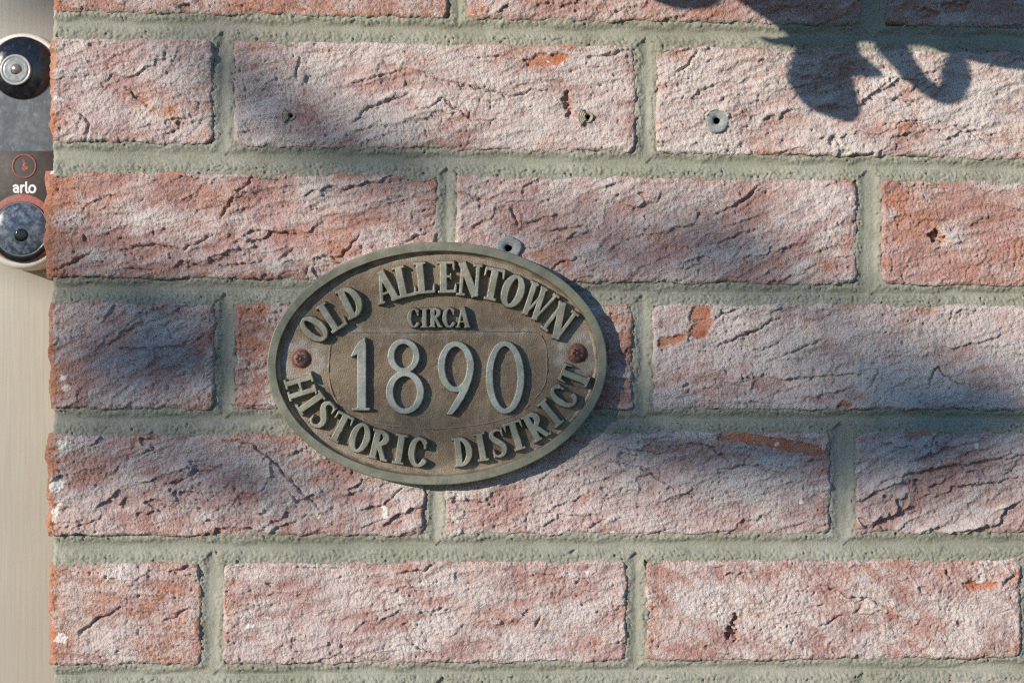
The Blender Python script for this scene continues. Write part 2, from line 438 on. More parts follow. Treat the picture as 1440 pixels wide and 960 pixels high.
def build_brick(i, b):
    vis = b['x0'] < 1460 and -1 <= b['c'] <= 5 and not (b['c'] == 5 and False)
    step = 1.38 if vis else 5.0
    x0, x1 = b['x0'], b['x1']
    end = b['k'] == 0
    nu = int((x1 - x0) / step) + 1
    nv = int(152 / step) + 1
    xs = np.linspace(x0, x1, nu); ts = np.linspace(0, 1, nv)
    X = np.repeat(xs[None], nv, 0)
    yt, yb = edges(b, X)
    Y = yt + (yb - yt) * ts[:, None]
    ox, oy = rngb.uniform(0, 300, 2)
    nx, ny = X + ox * 7, Y + oy * 5
    # distance to the arris, made ragged
    eT, eB, eL, eR = Y - yt, yb - Y, X - x0, x1 - X
    eL2 = eL * (0.75 if end else 1.0)
    ex_, ey_ = np.minimum(eL2, eR), np.minimum(eT, eB)
    e = np.where((ex_ < 12) & (ey_ < 12), 12 - np.hypot(12 - ex_, 12 - ey_), np.minimum(ex_, ey_))
    e = e + 3.2 * fbm(nx / 30, ny / 30, 1, 3) + 1.0 * fbm(nx / 6, ny / 6, 4, 2)
    R = 7.0
    roll = R * (1 - np.sqrt(np.clip(1 - (1 - np.clip(e / R, 0, 1)) ** 2, 0, 1))) + np.clip(-e, 0, 6) * 0.8
    kfold, kgrain, kdrag = rngb.uniform(0.45, 1.5), rngb.uniform(0.7, 1.25), rngb.uniform(0.4, 1.5)
    hue0, blo0 = rngb.uniform(0.1, 0.9), rngb.uniform(-0.08, 0.10)
    h = 3.2 * fbm(nx / 170, ny / 90, 2, 2) + 2.4 * fbm(nx / 48, ny / 34, 3, 3)
    # overlapping clay folds: ramps that drop sharply
    ang = math.radians(rngb.uniform(8, 34)) * (1 if rngb.random() < 0.8 else -1)
    ud, vd = nx * math.cos(ang) - ny * math.sin(ang), nx * math.sin(ang) + ny * math.cos(ang)
    vd = vd + 10 * fbm(nx / 90, ny / 60, 2, 2)
    drag = fbm(ud / 70, vd / 11, 9, 3)
    h += 2.0 * kdrag * drag
    fold = np.zeros_like(X)
    for (per, amp, kk, sc) in ((78, 5.0, 2, 1.4), (46, 4.2, 5, 1.0), (23, 2.0, 8, 0.6)):
        w = (nx * math.sin(ang) + ny * math.cos(ang) + 30 * sc * fbm(nx / 110, ny / 70, kk, 3) + 7 * sc * fbm(nx / 16, ny / 16, kk + 1, 2)) / per
        f = w - np.floor(w)
        band = PN[kk](np.floor(w) * 3.7 + 0.5, nx / 140)
        mask = sst(0.02, 0.42, fbm(nx / 95 + 40, ny / 55, kk + 2, 2) + 0.5 * band)
        f = f * (1 - sst(0.93, 1.0, f))
        h += amp * kfold * mask * (f ** 2.0 - 0.3)
        fold += mask * (f ** 2.0 - 0.3)
    # scattered short cracks
    rdg = 1 - np.abs(fbm(nx / 60 + ny / 90, ny / 38, 6, 3)) * 6
    h -= 1.4 * np.clip(rdg, 0, 1) ** 2 * sst(0.05, 0.4, fbm(nx / 80, ny / 60, 9, 2))
    # sandy skin
    g1 = fbm(nx / 5.2, ny / 4.6, 7, 2); g2 = PN[10](nx / 9.5, ny / 7.5)
    grain = sst(-0.5, 0.6, fbm(nx / 130, ny / 80, 11, 2))
    peb = 0.55 - worley(nx / 4.6 + 0.4 * g2, ny / 4.3, 5)
    h += kgrain * (1.2 + 1.2 * grain) * peb + 0.45 * g1 + 0.7 * g2 + 0.8 * (0.5 - worley(nx / 11, ny / 9, 8))
    h -= 3.4 * sst(0.46, 0.80, PN[3](nx / 7.5, ny / 6.5)) * (0.4 + 0.6 * grain)
    h -= 2.2 * sst(0.5, 0.85, PN[4](nx / 4.2, ny / 4.2))
    jx = X + 3.0 * fbm(X / 17, Y / 17, 2, 2) + 1.2 * PN[1](X / 5, Y / 5); jy = Y + 3.2 * fbm(X / 15, Y / 15, 5, 2) + 1.2 * PN[6](X / 5, Y / 5)
    hue = hue0 + 0.5 * fbm(nx / 140, ny / 90, 6, 2)
    org = 0.245 + BIAS.get((b['c'], b['k']), 0) + 0.42 * fbm(nx / 75, ny / 42, 8, 4) + 0.13 * fbm(nx / 11, ny / 9, 1, 3) + 0.14 * fbm(nx / 30, ny / 20, 6, 3) - 0.16 * peb - 0.05 * g2
    org += 0.42 * np.exp(-np.clip(eT - 1, 0, None) / 6.5) * sst(-0.25, 0.35, fbm(nx / 60, ny / 60, 4, 2))
    org += 0.25 * np.exp(-np.clip(np.minimum(eL, eR), 0, None) / 6.0)
    org += 0.20 * np.exp(-np.clip(eB, 0, None) / 8.0) * sst(0, 0.4, fbm(nx / 50, ny / 50, 6, 2))
    if end:
        org += 0.62 * np.exp(-(np.clip(eL - 3 + 9 * fbm(nx / 30, ny / 20, 2, 2), 0, None) / 7.0) ** 2); hue = hue - 0.3 * np.exp(-eL / 20)
    blo = 0.54 + blo0 + BLO.get((b['c'], b['k']), 0) + 0.52 * fbm(nx / 90, ny / 55, 3, 3) + 0.30 * drag + 0.22 * fold + 0.17 * peb + 0.16 * fbm(nx / 24, ny / 18, 10, 3)
    chip = np.zeros_like(X)
    spk = np.zeros_like(X)
    if vis:
        pad = 30
        for pts, dep, hw in CR:
            px = [p[0] for p in pts]; py = [p[1] for p in pts]
            if max(px) < x0 - pad or min(px) > x1 + pad or max(py) < yt.min() - 4 or min(py) > yb.max() + 4: continue
            d, t = seg_dist(jx, jy, pts)
            prof = np.exp(-(d / hw) ** 2) * (0.35 + 0.65 * np.sin(np.pi * np.clip(t * 0.9 + 0.05, 0, 1)))
            h -= dep * prof * 1.7
            h += 1.3 * np.exp(-(d / 9.0) ** 2)
            org += 0.12 * np.exp(-(d / 4.0) ** 2)
        for x, y, rx, ry, dep in PITS:
            q = np.hypot((jx - x + 2.5 * g2) / rx, (jy - y + 4 * fbm(nx / 9, ny / 9, 2, 2)) / ry) + 0.2 * g1
            h -= dep * (1 - sst(0.55, 1.15, q)); org += 0.35 * (1 - sst(0.8, 1.4, q))
        for x, y, r_ in ((1008, 170, 15), (715, 348, 15), (409, 163, 6), (827, 165, 6.5)):
            h -= 20 * (1 - sst(0.8, 1.0, np.hypot(X - x, Y - y) / r_))
        for x, y, rx, ry, rot, sm in OR:
            a = math.radians(rot); dx, dy = jx - x, jy - y
            q = np.hypot((dx * math.cos(a) + dy * math.sin(a)) / rx, (-dx * math.sin(a) + dy * math.cos(a)) / ry)
            if sm:
                q = q + 0.22 * fbm(nx / 13, ny / 11, 2, 3) + 0.10 * g1
                k = 1 - sst(0.82, 1.02, q)
                chip = np.maximum(chip, k * (0.75 + 0.4 * fbm(nx / 18, ny / 10, 5, 2)))
                org = np.maximum(org, (1 - sst(0.8, 1.5, q)) * 0.55)
                h = h * (1 - 0.55 * k) - 2.6 * k
            else:
                org += 0.42 * np.exp(-(q * 0.95) ** 2) * (0.65 + 0.9 * fbm(nx / 14, ny / 12, 3, 3))
        for x, y, rx, ry in WH:
            q = np.hypot((jx - x) / rx, (jy - y) / ry) / (1.6 if x < 100 else 1.25) + 0.35 * g2 + 0.3 * g1
            spk = np.maximum(spk, 1 - sst(0.7, 1.1, q))
        h += 0.8 * spk
    spk = np.maximum(spk, 0.8 * sst(0.93, 1.02, PN[9](nx / 4.5, ny / 4.5) * 1.15))
    mor = sst(-0.15, 0.5, fbm(nx / 45, ny / 30, 10, 3)) * (np.exp(-np.clip(eB, 0, None) / 7.0) * 0.85 + np.exp(-np.clip(eT, 0, None) / 5.0) * 0.5
                                                           + np.exp(-np.clip(eR, 0, None) / 7.0) * 0.8 + (0 if end else 0.6) * np.exp(-np.clip(eL, 0, None) / 7.0))
    h = h * sst(-2, 10, e + 4) - roll * (1.1 if end else 1.0)
    # irregular outline, most of all at the free end of the wall
    Xd = X + (2.2 * fbm(ny / 40, nx / 300, 3, 3) * np.exp(-eR / 14))
    if end:
        Xd = Xd + (4.6 * fbm(Y / 46 + oy, X / 400 + 3, 5, 3) + 1.4 * fbm(Y / 9, X / 60, 2, 2)) * np.exp(-eL / 26)
    Yd = Y + 2.8 * fbm(nx / 60, ny / 200, 7, 3) * (np.exp(-eT / 12) + np.exp(-eB / 12))
    msk = np.stack([org, mor, spk, blo, hue, np.clip(chip, 0, 1)], -1)
    G = np.stack([Xd, Yd, h], -1)
    # ring that runs back into the bed
    G = np.pad(G, ((1, 1), (1, 1), (0, 0)), mode='edge'); msk = np.pad(msk, ((1, 1), (1, 1), (0, 0)), mode='edge')
    for sl in (np.s_[0, :], np.s_[-1, :], np.s_[:, 0], np.s_[:, -1]):
        G[sl][..., 2] = -DEPTH
    if end:                                       # the end face, rough and square to the wall
        cols = []
        for dpt in (-200, -160, -120, -90, -65, -45, -30, -18):
            c = G[:, 1:2].copy(); c[..., 2] = dpt
            c[..., 0] += -1.0 + 2.4 * fbm(np.full(c.shape[:2], dpt / 30.0) + ox, c[..., 1] / 28, 3, 3)
            c[0, 0, 2] = c[-1, 0, 2] = min(dpt, -DEPTH)
            cols.append(c)
        mo = msk[:, 1:2].copy(); mo[..., 0] = 1.0; mo[..., 1] = 0
        G = np.concatenate([G[:, :1]] + cols + [G[:, 1:]], 1)
        msk = np.concatenate([msk[:, :1]] + [mo] * len(cols) + [msk[:, 1:]], 1)
    cx, cy = (x0 + x1) / 2, float((yt.mean() + yb.mean()) / 2)
    V = wall_xyz(G[..., 0], G[..., 1], G[..., 2])
    c = np.array([(cx - 720) * S, 0, (480 - cy) * S])
    me = mesh_from('brick', (V - c).reshape(-1, 3), grid_quads(*G.shape[:2]), {'mask': msk.reshape(-1, 6)[:, :3], 'tone': msk.reshape(-1, 6)[:, 3:]})
    o = link('brick', me, M_BRICK, wall)
    o.location = Vector(c) - wall.location

for i, b in enumerate(BR):
    build_brick(i, b)

def mortar_patch(xa, xb, ya, yb_, step):
    xs = np.arange(xa, xb + 0.1, step); ys = np.arange(ya, yb_ + 0.1, step)
    X, Y = np.meshgrid(xs, ys)
    d = np.full(X.shape, 1e9); top = np.zeros(X.shape); vert = np.zeros(X.shape)
    for b in BR:
        if b['x1'] < xa - 60 or b['x0'] > xb + 60: continue
        yt, yb2 = edges(b, X)
        x0 = b['x0'] if b['k'] else b['x0'] - 400
        dd = np.maximum(np.maximum(x0 - X, X - b['x1']), np.maximum(yt - Y, Y - yb2))
        istop = (yt - Y) >= dd - 0.01
        m = dd < d
        vert = np.where(m, np.maximum(x0 - X, X - b['x1']) >= np.maximum(yt - Y, Y - yb2), vert)
        top = np.where(m, istop, top); d = np.where(m, dd, d)
    dn = d + 1.8 * fbm(X / 36, Y / 24, 2, 2) + 1.0 * fbm(X / 6, Y / 6, 5, 2)
    ledge = 1.5 + 6.5 * top + 4.5 * fbm(X / 60, Y / 40, 9, 3)
    groove = sst(0, 1, (dn - ledge) / 11.0)
    h = -2.8 - 1.0 * (1 - top) - (5.2 - 2.2 * vert) * groove
    crumb = (1 - groove)
    h += crumb * (1.5 * fbm(X / 14, Y / 11, 3, 3) + 1.9 * (0.5 - worley(X / 4.4, Y / 4.2, 7)) + 1.3 * fbm(X / 3.6, Y / 3.6, 7, 2) - 4.0 * sst(0.4, 0.8, PN[8](X / 5.2, Y / 4.4) + 0.3 * fbm(X / 3, Y / 3, 2, 2)) * sst(-0.3, 0.2, fbm(X / 40, Y / 20, 5, 2)))
    h += groove * (0.7 * fbm(X / 70, Y / 40, 4, 3) + 0.5 * fbm(X / 3.6, Y / 3.6, 6, 2)) - 1.6 * sst(0.75, 0.95, PN[2](X / 6, Y / 6))
    h += 1.2 * fbm(X / 130, Y / 130, 1, 2)
    q = np.hypot((X - 806) / 6, (Y - 776 + (X - 806) * 0.4) / 2.5); h -= 5 * (1 - sst(0.5, 1.1, q))
    # under the bricks it sinks out of sight; it laps raggedly over their arrises
    lap = 3.5 + 3.0 * top + 6.5 * fbm(X / 34, Y / 26, 10, 3)
    h -= 26 * sst(0, 7, -d - lap)
    cd = np.minimum(np.minimum(d[:-1, :-1], d[1:, 1:]), np.minimum(d[:-1, 1:], d[1:, :-1]))
    return X, Y, h, cd

Vs, Qs, off = [], [], 0
for (xa, xb, ya, yb_, step) in ((73, 1462, -30, 990, 1.5), (1462, 2076, -30, 990, 5.0), (73, 2076, -700, -30, 5.0), (73, 2076, 990, 1300, 5.0)):
    X, Y, h, cd = mortar_patch(xa, xb, ya, yb_, step)
    first = xa == 73
    if first:                                    # free end: ragged, and running back to the door frame
        w = np.exp(-(X - 73) / 14)
        X = X + w * (2.6 * fbm(Y / 24, X / 300, 3, 3) + 1.0 * fbm(Y / 6, X / 90, 6, 2))
        h = h - 7 * np.clip(1 - (X - 71) / 8, 0, 1) ** 2
        back = []
        for dp in (-DEPTH, -120, -50, -22):
            xb2 = X[:, :1] + 1.0 + 1.2 * fbm(Y[:, :1] / 12, Y[:, :1] * 0 + dp / 20, 4, 2)
            back.append((xb2, Y[:, :1], np.full_like(h[:, :1], dp)))
        X = np.concatenate([q[0] for q in back] + [X], 1); Y = np.concatenate([q[1] for q in back] + [Y], 1); h = np.concatenate([q[2] for q in back] + [h], 1)
        cd = np.concatenate([np.repeat(cd[:, :1], 4, 1), cd], 1)
    V = wall_xyz(X, Y, h).reshape(-1, 3)
    Q = grid_quads(X.shape[0], X.shape[1], cd > -17)
    V, Q, _ = compact(V, Q, {})
    Vs.append(V); Qs.append(Q + off); off += len(V)
mo = link('mortar', mesh_from('mortar', np.concatenate(Vs) - np.array(wall.location), np.concatenate(Qs)), M_MORTAR, wall)

# ------------------------------------------------------------------ the door frame behind the end of the wall
def slab(name, x0, x1, y0, y1, h0, h1, mat, parent, org, bev=2.0):
    """board with eased edges; px on the wall scale, heights px; org = world origin"""
    loops = []
    for (ins, h) in ((0, h0), (0, h1 - bev), (bev * 0.3, h1 - bev * 0.3), (bev, h1)):
        loops.append([(x0 + ins, y0 + ins, h), (x1 - ins, y0 + ins, h), (x1 - ins, y1 - ins, h), (x0 + ins, y1 - ins, h)])
    V = np.array([wall_xyz(np.float64(x), np.float64(y), h) for lp in loops for x, y, h in lp]) - np.array(org)
    Q = [[k * 4 + j, k * 4 + (j + 1) % 4, (k + 1) * 4 + (j + 1) % 4, (k + 1) * 4 + j] for k in range(3) for j in range(4)]
    Q += [[12, 13, 14, 15], [3, 2, 1, 0]]
    return link(name, mesh_from(name, V, np.array(Q), smooth=False), mat, parent)

org = Vector(P(-60, 960, -DEPTH))
frame = empty('door_frame', org, 'cream painted wooden door frame beside the end of the brick wall', 'door frame')
slab('casing_board', -330, 110, -720, 1320, -300, -DEPTH, M_TRIM, frame, org, 3)
slab('stop_bead', -372, -331, -720, 1320, -300, -DEPTH + 34, M_TRIM, frame, org, 8)

# ------------------------------------------------------------------ letter shapes
def sdf_prims(prims, X, Y):
    d = np.full(X.shape, 1e9)
    for p in prims:
        if p[0] == 'b':
            _, x0, y0, x1, y1, w = p
            dx, dy = x1 - x0, y1 - y0; L = math.hypot(dx, dy); dx /= L; dy /= L
            cx, cy = (x0 + x1) / 2, (y0 + y1) / 2
            u = np.abs((X - cx) * dx + (Y - cy) * dy) - L / 2; v = np.abs(-(X - cx) * dy + (Y - cy) * dx) - w / 2
            q = np.hypot(np.clip(u, 0, None), np.clip(v, 0, None)) + np.minimum(np.maximum(u, v), 0)
            d = np.minimum(d, q)
        else:
            pts = p[1]
            for (xa, ya, ra), (xb, yb2, rb) in zip(pts[:-1], pts[1:]):
                dx, dy = xb - xa, yb2 - ya
                t = np.clip(((X - xa) * dx + (Y - ya) * dy) / (dx * dx + dy * dy + 1e-9), 0, 1)
                d = np.minimum(d, np.hypot(X - xa - t * dx, Y - ya - t * dy) - (ra + (rb - ra) * t))
    return d

TH, TN, SF = 0.225, 0.115, 0.085
def arc(cx, cy, rx, ry, a0, a1, thick=TH, thin=TN, n=26):
    out = []
    for k in range(n + 1):
        a = math.radians(a0 + (a1 - a0) * k / n)
        r = (thin + (thick - thin) * abs(math.cos(a)) ** 1.3) / 2
        out.append((cx + rx * math.cos(a), cy + ry * math.sin(a), r))
    return ('p', out)
def ser(x, y, w):
    return ('b', x - w / 2, y, x + w / 2, y, SF)
def glyph(ch):
    lo, hi = SF / 2, 1 - SF / 2
    if ch == 'I': return [('b', .2, 0, .2, 1, TH), ser(.2, lo, .40), ser(.2, hi, .40)], .4
    if ch == 'L': return [('b', .2, 0, .2, 1, TH), ser(.2, hi, .38), ('b', .02, .05, .62, .05, .10), ('p', [(.58, .06, .05), (.60, .26, .025)])], .64
    if ch == 'D': return [('b', .19, 0, .19, 1, TH), ser(.15, lo, .28), ser(.15, hi, .28), arc(.22, .5, .34, .45, -90, 90)], .66
    if ch == 'A': return [('b', .09, 0, .32, .98, TN), ('b', .32, 1.0, .57, 0, TH), ('b', .17, .30, .46, .30, .09), ser(.1, lo, .24), ser(.57, lo, .30)], .68
    if ch == 'E': return [('b', .19, 0, .19, 1, TH), ser(.15, lo, .28), ser(.15, hi, .28), ('b', .1, .05, .58, .05, .10), ('b', .1, .95, .54, .95, .10), ('b', .2, .52, .44, .52, .09),
                          ('p', [(.55, .06, .045), (.575, .27, .025)]), ('p', [(.51, .94, .045), (.53, .73, .025)]), ('b', .42, .42, .42, .62, .05)], .6
    if ch == 'N': return [('b', .13, 0, .13, 1, TN), ('b', .60, .0, .60, 1, TN), ('b', .10, 1.0, .59, 0.0, TH), ser(.13, lo, .27), ser(.10, hi, .22), ser(.60, hi, .27)], .74
    if ch == 'T': return [('b', .32, 0, .32, 1, TH), ser(.32, lo, .38), ('b', .02, .95, .62, .95, .10), ('p', [(.05, .94, .045), (.03, .73, .025)]), ('p', [(.59, .94, .045), (.61, .73, .025)])], .64
    if ch == 'O': return [arc(.32, .5, .23, .45, 0, 360, n=44)], .64
    if ch == 'C': return [arc(.34, .5, .25, .45, 48, 318, n=34), ('p', [(.52, .93, .03), (.53, .66, .045)]), ('p', [(.53, .20, .05), (.55, .24, .03)])], .62
    if ch == 'W': return [('b', .09, 1, .30, .0, .17), ('b', .29, .0, .46, .8, .085), ('b', .40, 1, .62, 0, .17), ('b', .61, 0, .84, 1, .085), ser(.10, hi, .26), ser(.42, hi, .24), ser(.84, hi, .22)], .95
    if ch == 'H': return [('b', .17, 0, .17, 1, .18), ('b', .61, 0, .61, 1, .18), ('b', .17, .5, .61, .5, .10), ser(.17, lo, .34), ser(.17, hi, .34), ser(.61, lo, .34), ser(.61, hi, .34)], .78
    if ch == 'R': return [('b', .19, 0, .19, 1, TH), ser(.17, lo, .34), ser(.14, hi, .26), arc(.24, .735, .26, .215, -90, 90), ('b', .30, .52, .56, .02, .17), ser(.60, lo, .2)], .68
    if ch == 'S': return [('p', [(.50, .80, .04), (.49, .86, .035), (.43, .93, .045), (.33, .955, .05), (.22, .93, .06), (.145, .85, .075), (.14, .75, .09), (.19, .66, .10), (.28, .57, .105), (.38, .47, .105),
                                  (.455, .37, .10), (.475, .26, .09), (.45, .15, .075), (.37, .075, .06), (.27, .045, .05), (.17, .07, .045), (.11, .13, .04), (.09, .20, .04)]),
                          ('b', .52, .97, .50, .70, .05), ('b', .08, .03, .10, .30, .05)], .60
    raise KeyError(ch)

H_FACE, H_TOP = 13.0, 24.5
def relief(name, prims, cx, cy, rot, scale, w, parent, org, step=0.62, base=H_FACE, top=H_TOP, mat=None, draft=2.7, flare=1.0):
    """prims in unit glyph space -> raised letter centred on the photo pixel (cx, cy)"""
    k = (D - top) / D
    sc = scale * k
    pr = []
    for p in prims:
        if p[0] == 'b': pr.append(('b', (p[1] - w / 2) * sc, (p[2] - .5) * sc, (p[3] - w / 2) * sc, (p[4] - .5) * sc, p[5] * sc))
        else: pr.append(('p', [((a - w / 2) * sc, (b - .5) * sc, r * sc) for a, b, r in p[1]]))
    hw, hh = (w / 2) * sc + 7, sc / 2 + 7
    xs = np.arange(-hw, hw, step); ys = np.arange(-hh, hh, step)
    X, Y = np.meshgrid(xs, ys)
    d = sdf_prims(pr, X + 0.25 * PN[2](X / 6 + cx, Y / 6), Y + 0.25 * PN[3](X / 6, Y / 6 + cy))
    t = np.clip((draft - d) / (draft + 0.5), 0, 1)
    prof = np.where(t < 0.45, t * t * 0.75, 0.152 + (t - 0.45) * 1.72); prof = np.clip(prof, 0, 1)
    h = base - 1.2 + (top - base + 1.2) * prof + 0.12 * fbm(X / 5 + cx, Y / 5 + cy, 4, 2) - 0.35 * sst(0.9, -0.6, -d) * 0
    msk = np.stack([sst(0.55, 0.95, prof)] * 3, -1)
    cell = np.minimum(np.minimum(d[:-1, :-1], d[1:, 1:]), np.minimum(d[:-1, 1:], d[1:, :-1])) < draft + 0.8
    Q = grid_quads(*X.shape, cell)[:, ::-1]
    a = math.radians(rot)
    Xr = X * math.cos(a) - Y * math.sin(a); Yr = X * math.sin(a) + Y * math.cos(a)
    V = np.stack([Xr * S, -(h - base) * S, Yr * S], -1).reshape(-1, 3)
    V, Q, at = compact(V, Q, {'mask': msk.reshape(-1, 3)})
    c = P(cx, cy, top); c.y = -base * S
    return link(name, mesh_from(name, V, Q, at), mat or M_PATINA, parent, c - Vector(org))

# ------------------------------------------------------------------ the plaque
PC = (614.5, 511.0); PA, PB, PROT = 239.5, 171.0, math.radians(1.6)
porg = P(PC[0], PC[1] + PB, 0)
plaque = empty('oval_plaque', porg, 'oval cast bronze plaque with raised lettering screwed to the brick wall', 'plaque')
pc = P(PC[0], PC[1], H_TOP); pc.y = 0
NR = 288
PH = np.linspace(0, 2 * np.pi, NR, endpoint=False)
def oval(inset, h, xa=PA, xb=PB):
    k = (D - H_TOP) / D
    nx, ny = np.cos(PH) / xa, np.sin(PH) / xb; L = np.hypot(nx, ny)
    x = xa * np.cos(PH) - inset * nx / L; y = xb * np.sin(PH) - inset * ny / L
    xr = x * math.cos(PROT) - y * math.sin(PROT); yr = x * math.sin(PROT) + y * math.cos(PROT)
    return np.stack([pc.x + xr * S * k, np.full(NR, -h * S), pc.z + yr * S * k], -1) - np.array(porg)
V, Q = rings([oval(1.5, -3), oval(-0.3, 6), oval(0.0, 16), oval(0.2, 23.0), oval(0.8, 24.2), oval(1.4, 24.5), oval(2.2, 24.5), oval(11.9, 24.5), oval(12.4, 24.45), oval(12.7, 24.1), oval(12.9, 23.2), oval(13.9, 15.2), oval(14.8, 13.9), oval(17, 13.2), oval(20, 11.5)])
tm = np.zeros((len(V), 3)); tm[:, 2] = -0.0; tm[3 * NR:10 * NR, 0] = 1.0; tm[:2 * NR, 0] = 0.3; tm[:, 1] = 1.0
link('rim', mesh_from('rim', V, Q, {'mask': tm}), M_PATINA, plaque)
fr = []
NS = 60
F = oval(15.5, H_FACE)
cen = F.mean(0)
for s in np.linspace(1.0, 0.004, NS):
    L = cen + (F - cen) * s
    fr.append(L)
V, Q = rings(fr)
px = (V[:, 0] + porg.x) / S / ((D - 20) / D) + 720; py = 480 - (V[:, 2] + porg.z) / S / ((D - 20) / D)
V[:, 1] -= S * (0.9 * fbm(px / 24, py / 24, 3, 3) - 1.2 * sst(0.55, 0.85, PN[5](px / 7, py / 7)) + 0.3 * fbm(px / 5, py / 5, 6, 2))
ox = np.zeros(len(V))
ox = np.maximum(ox, np.exp(-((np.hypot(px - 424, py - 506) - 22) / 11) ** 2) * 0.75)
ox = np.maximum(ox, np.exp(-((np.hypot(px - 812, py - 497) - 24) / 12) ** 2) * 0.8)
ox = np.maximum(ox, np.exp(-((np.hypot((px - 614) / 225, (py - 511) / 157) - 0.965) / 0.035) ** 2) * 0.35)
ox = np.maximum(ox, np.exp(-((py - 466) / 5) ** 2) * sst(470, 500, px) * (1 - sst(740, 770, px)) * 0.6)
ox = np.maximum(ox, np.exp(-(np.hypot((px - 610) / 55, (py - 448) / 18)) ** 4) * 0.35)
rst = sum(np.exp(-(np.hypot(px - a, (py - b) * np.where(py > b, 0.75, 1.2)) / 19) ** 4) for a, b in ((424, 505), (812, 498))) * 0.8
link('face', mesh_from('face', V, Q, {'mask': np.stack([ox, rst, ox], -1)}), M_FACE, plaque)

BEAD = [(463, 505), (464, 490), (470, 477), (482, 469), (510, 467.5), (600, 467), (700, 466), (745, 466), (758, 471), (766, 481), (769, 500), (768, 533), (756, 556), (729, 580), (683, 595), (625, 602),
        (600, 602), (547, 598), (510, 590), (490, 580), (475, 566), (466, 548), (462, 525)]
def smooth_loop(pts, n=6):
    out = []; m = len(pts)
    for i in range(m):
        p0, p1, p2, p3 = (np.array(pts[(i + j - 1) % m], float) for j in range(4))
        for t in np.linspace(0, 1, n, endpoint=False):
            out.append(0.5 * (2 * p1 + (p2 - p0) * t + (2 * p0 - 5 * p1 + 4 * p2 - p3) * t * t + (3 * p1 - p0 - 3 * p2 + p3) * t ** 3))
    return np.array(out)
bl = smooth_loop(BEAD)
nb = len(bl)
tan = np.roll(bl, -1, 0) - np.roll(bl, 1, 0); tan /= np.linalg.norm(tan, axis=1)[:, None]
nor = np.stack([tan[:, 1], -tan[:, 0]], -1)
wob = np.clip(0.8 + 0.9 * fbm(np.arange(nb) / 1.7, np.zeros(nb), 3, 2), 0.15, 2)
lo = []
for (o_, h_) in ((-2.2, 12.2), (-1.0, 14.0), (0, 14.6), (1.0, 14.0), (2.2, 12.2)):
    q = bl + nor * (o_ * wob)[:, None]
    lo.append(np.array([P(a, b, h_ if h_ < 13 else 13 + (h_ - 13) * w_) - porg for (a, b), w_ in zip(q, wob)]))
V, Q = rings(lo)
link('panel_outline', mesh_from('panel_outline', V, Q, {'mask': np.full((len(V), 3), 0.35)}), M_FACE, plaque)

TEXT = [('O', 441.5, 462.5, 52, 43), ('L', 466.5, 444.0, 33, 44), ('D', 493.0, 424.5, 26, 45),
        ('A', 541.5, 403, 16, 45), ('L', 569, 395.5, 12, 45), ('L', 597, 390.5, 5, 45), ('E', 628.5, 389.5, 1, 45), ('N', 660.5, 393.5, -5, 46), ('T', 693, 399.5, -11, 46),
        ('O', 721.5, 409.5, -19, 47), ('W', 757, 426, -30, 47), ('N', 787.5, 451.5, -37, 47),
        ('C', 581.5, 447, 0, 27.5), ('I', 597, 447, 0, 27.5), ('R', 612.5, 446.5, 0, 27.5), ('C', 631.5, 446.5, 0, 28.5), ('A', 651, 446.5, 0, 28.5),
        ('H', 422.5, 544, -73, 41), ('I', 437, 566, -55, 41), ('S', 453.5, 583, -40, 43), ('T', 478, 601, -27, 42), ('O', 506, 615.5, -17, 42), ('R', 534, 625.5, -13, 42), ('I', 562.5, 631.5, -9, 42), ('C', 588, 635.5, -6, 42),
        ('D', 650.5, 635, 6, 41), ('I', 677, 628.5, 10, 40), ('S', 700.5, 623, 14, 41), ('T', 725.5, 612.5, 18, 42), ('R', 753.5, 599, 29, 41), ('I', 774.5, 581, 39, 42), ('C', 792, 557.5, 56, 40), ('T', 808.5, 530, 68, 42)]
for ch, x, y, rot, sc in TEXT:
    pr, w = glyph(ch)
    relief('raised_letter', pr, x, y, rot, sc, w, plaque, porg)

def px_prims(prims, cx, cy):
    """figures drawn in photo pixels -> unit space with scale 1"""
    out = []
    for p in prims:
        if p[0] == 'b': out.append(('b', p[1] - cx, cy - p[2] + .5, p[3] - cx, cy - p[4] + .5, p[5]))
        else: out.append(('p', [(a - cx, cy - b + .5, r) for a, b, r in p[1]]))
    return out
def parc(cx, cy, rx, ry, a0, a1, thick, thin, n=40):
    return ('p', [(cx + rx * math.cos(math.radians(a)), cy - ry * math.sin(math.radians(a)), (thin + (thick - thin) * abs(math.cos(math.radians(a)))) / 2) for a in np.linspace(a0, a1, n)])
FIG = [([('b', 508.5, 482, 508.5, 577, 13.0), ('p', [(513.0, 475.5, 1.2), (509.5, 481.5, 4.8), (505, 488, 5.5), (500, 495, 4.2), (494.5, 500.5, 1.6)]), ('b', 494.5, 575, 520.5, 575, 4.4), ('p', [(508.5, 566, 6.4), (508.5, 570.5, 6.7)])], 507, 526, 'one'),
       ([parc(567.5, 500.5, 17.8, 20.5, 0, 360, 10, 7.5), parc(569.5, 551.5, 21.8, 26.5, 0, 360, 10.5, 8)], 569, 529, 'eight'),
       ([parc(641, 515.5, 20.5, 32.0, 0, 360, 10.5, 8), ('p', [(661.3, 508, 5.2), (661.5, 520, 5.2), (659, 532, 5.2), (654.5, 545, 5.3), (648, 558, 5.3), (640, 571, 4.8), (634, 579.5, 4.2), (631, 581, 2.5)])], 641, 530, 'nine'),
       ([parc(710.3, 530.5, 22.2, 47.5, 0, 360, 10.5, 8)], 710, 530, 'zero')]
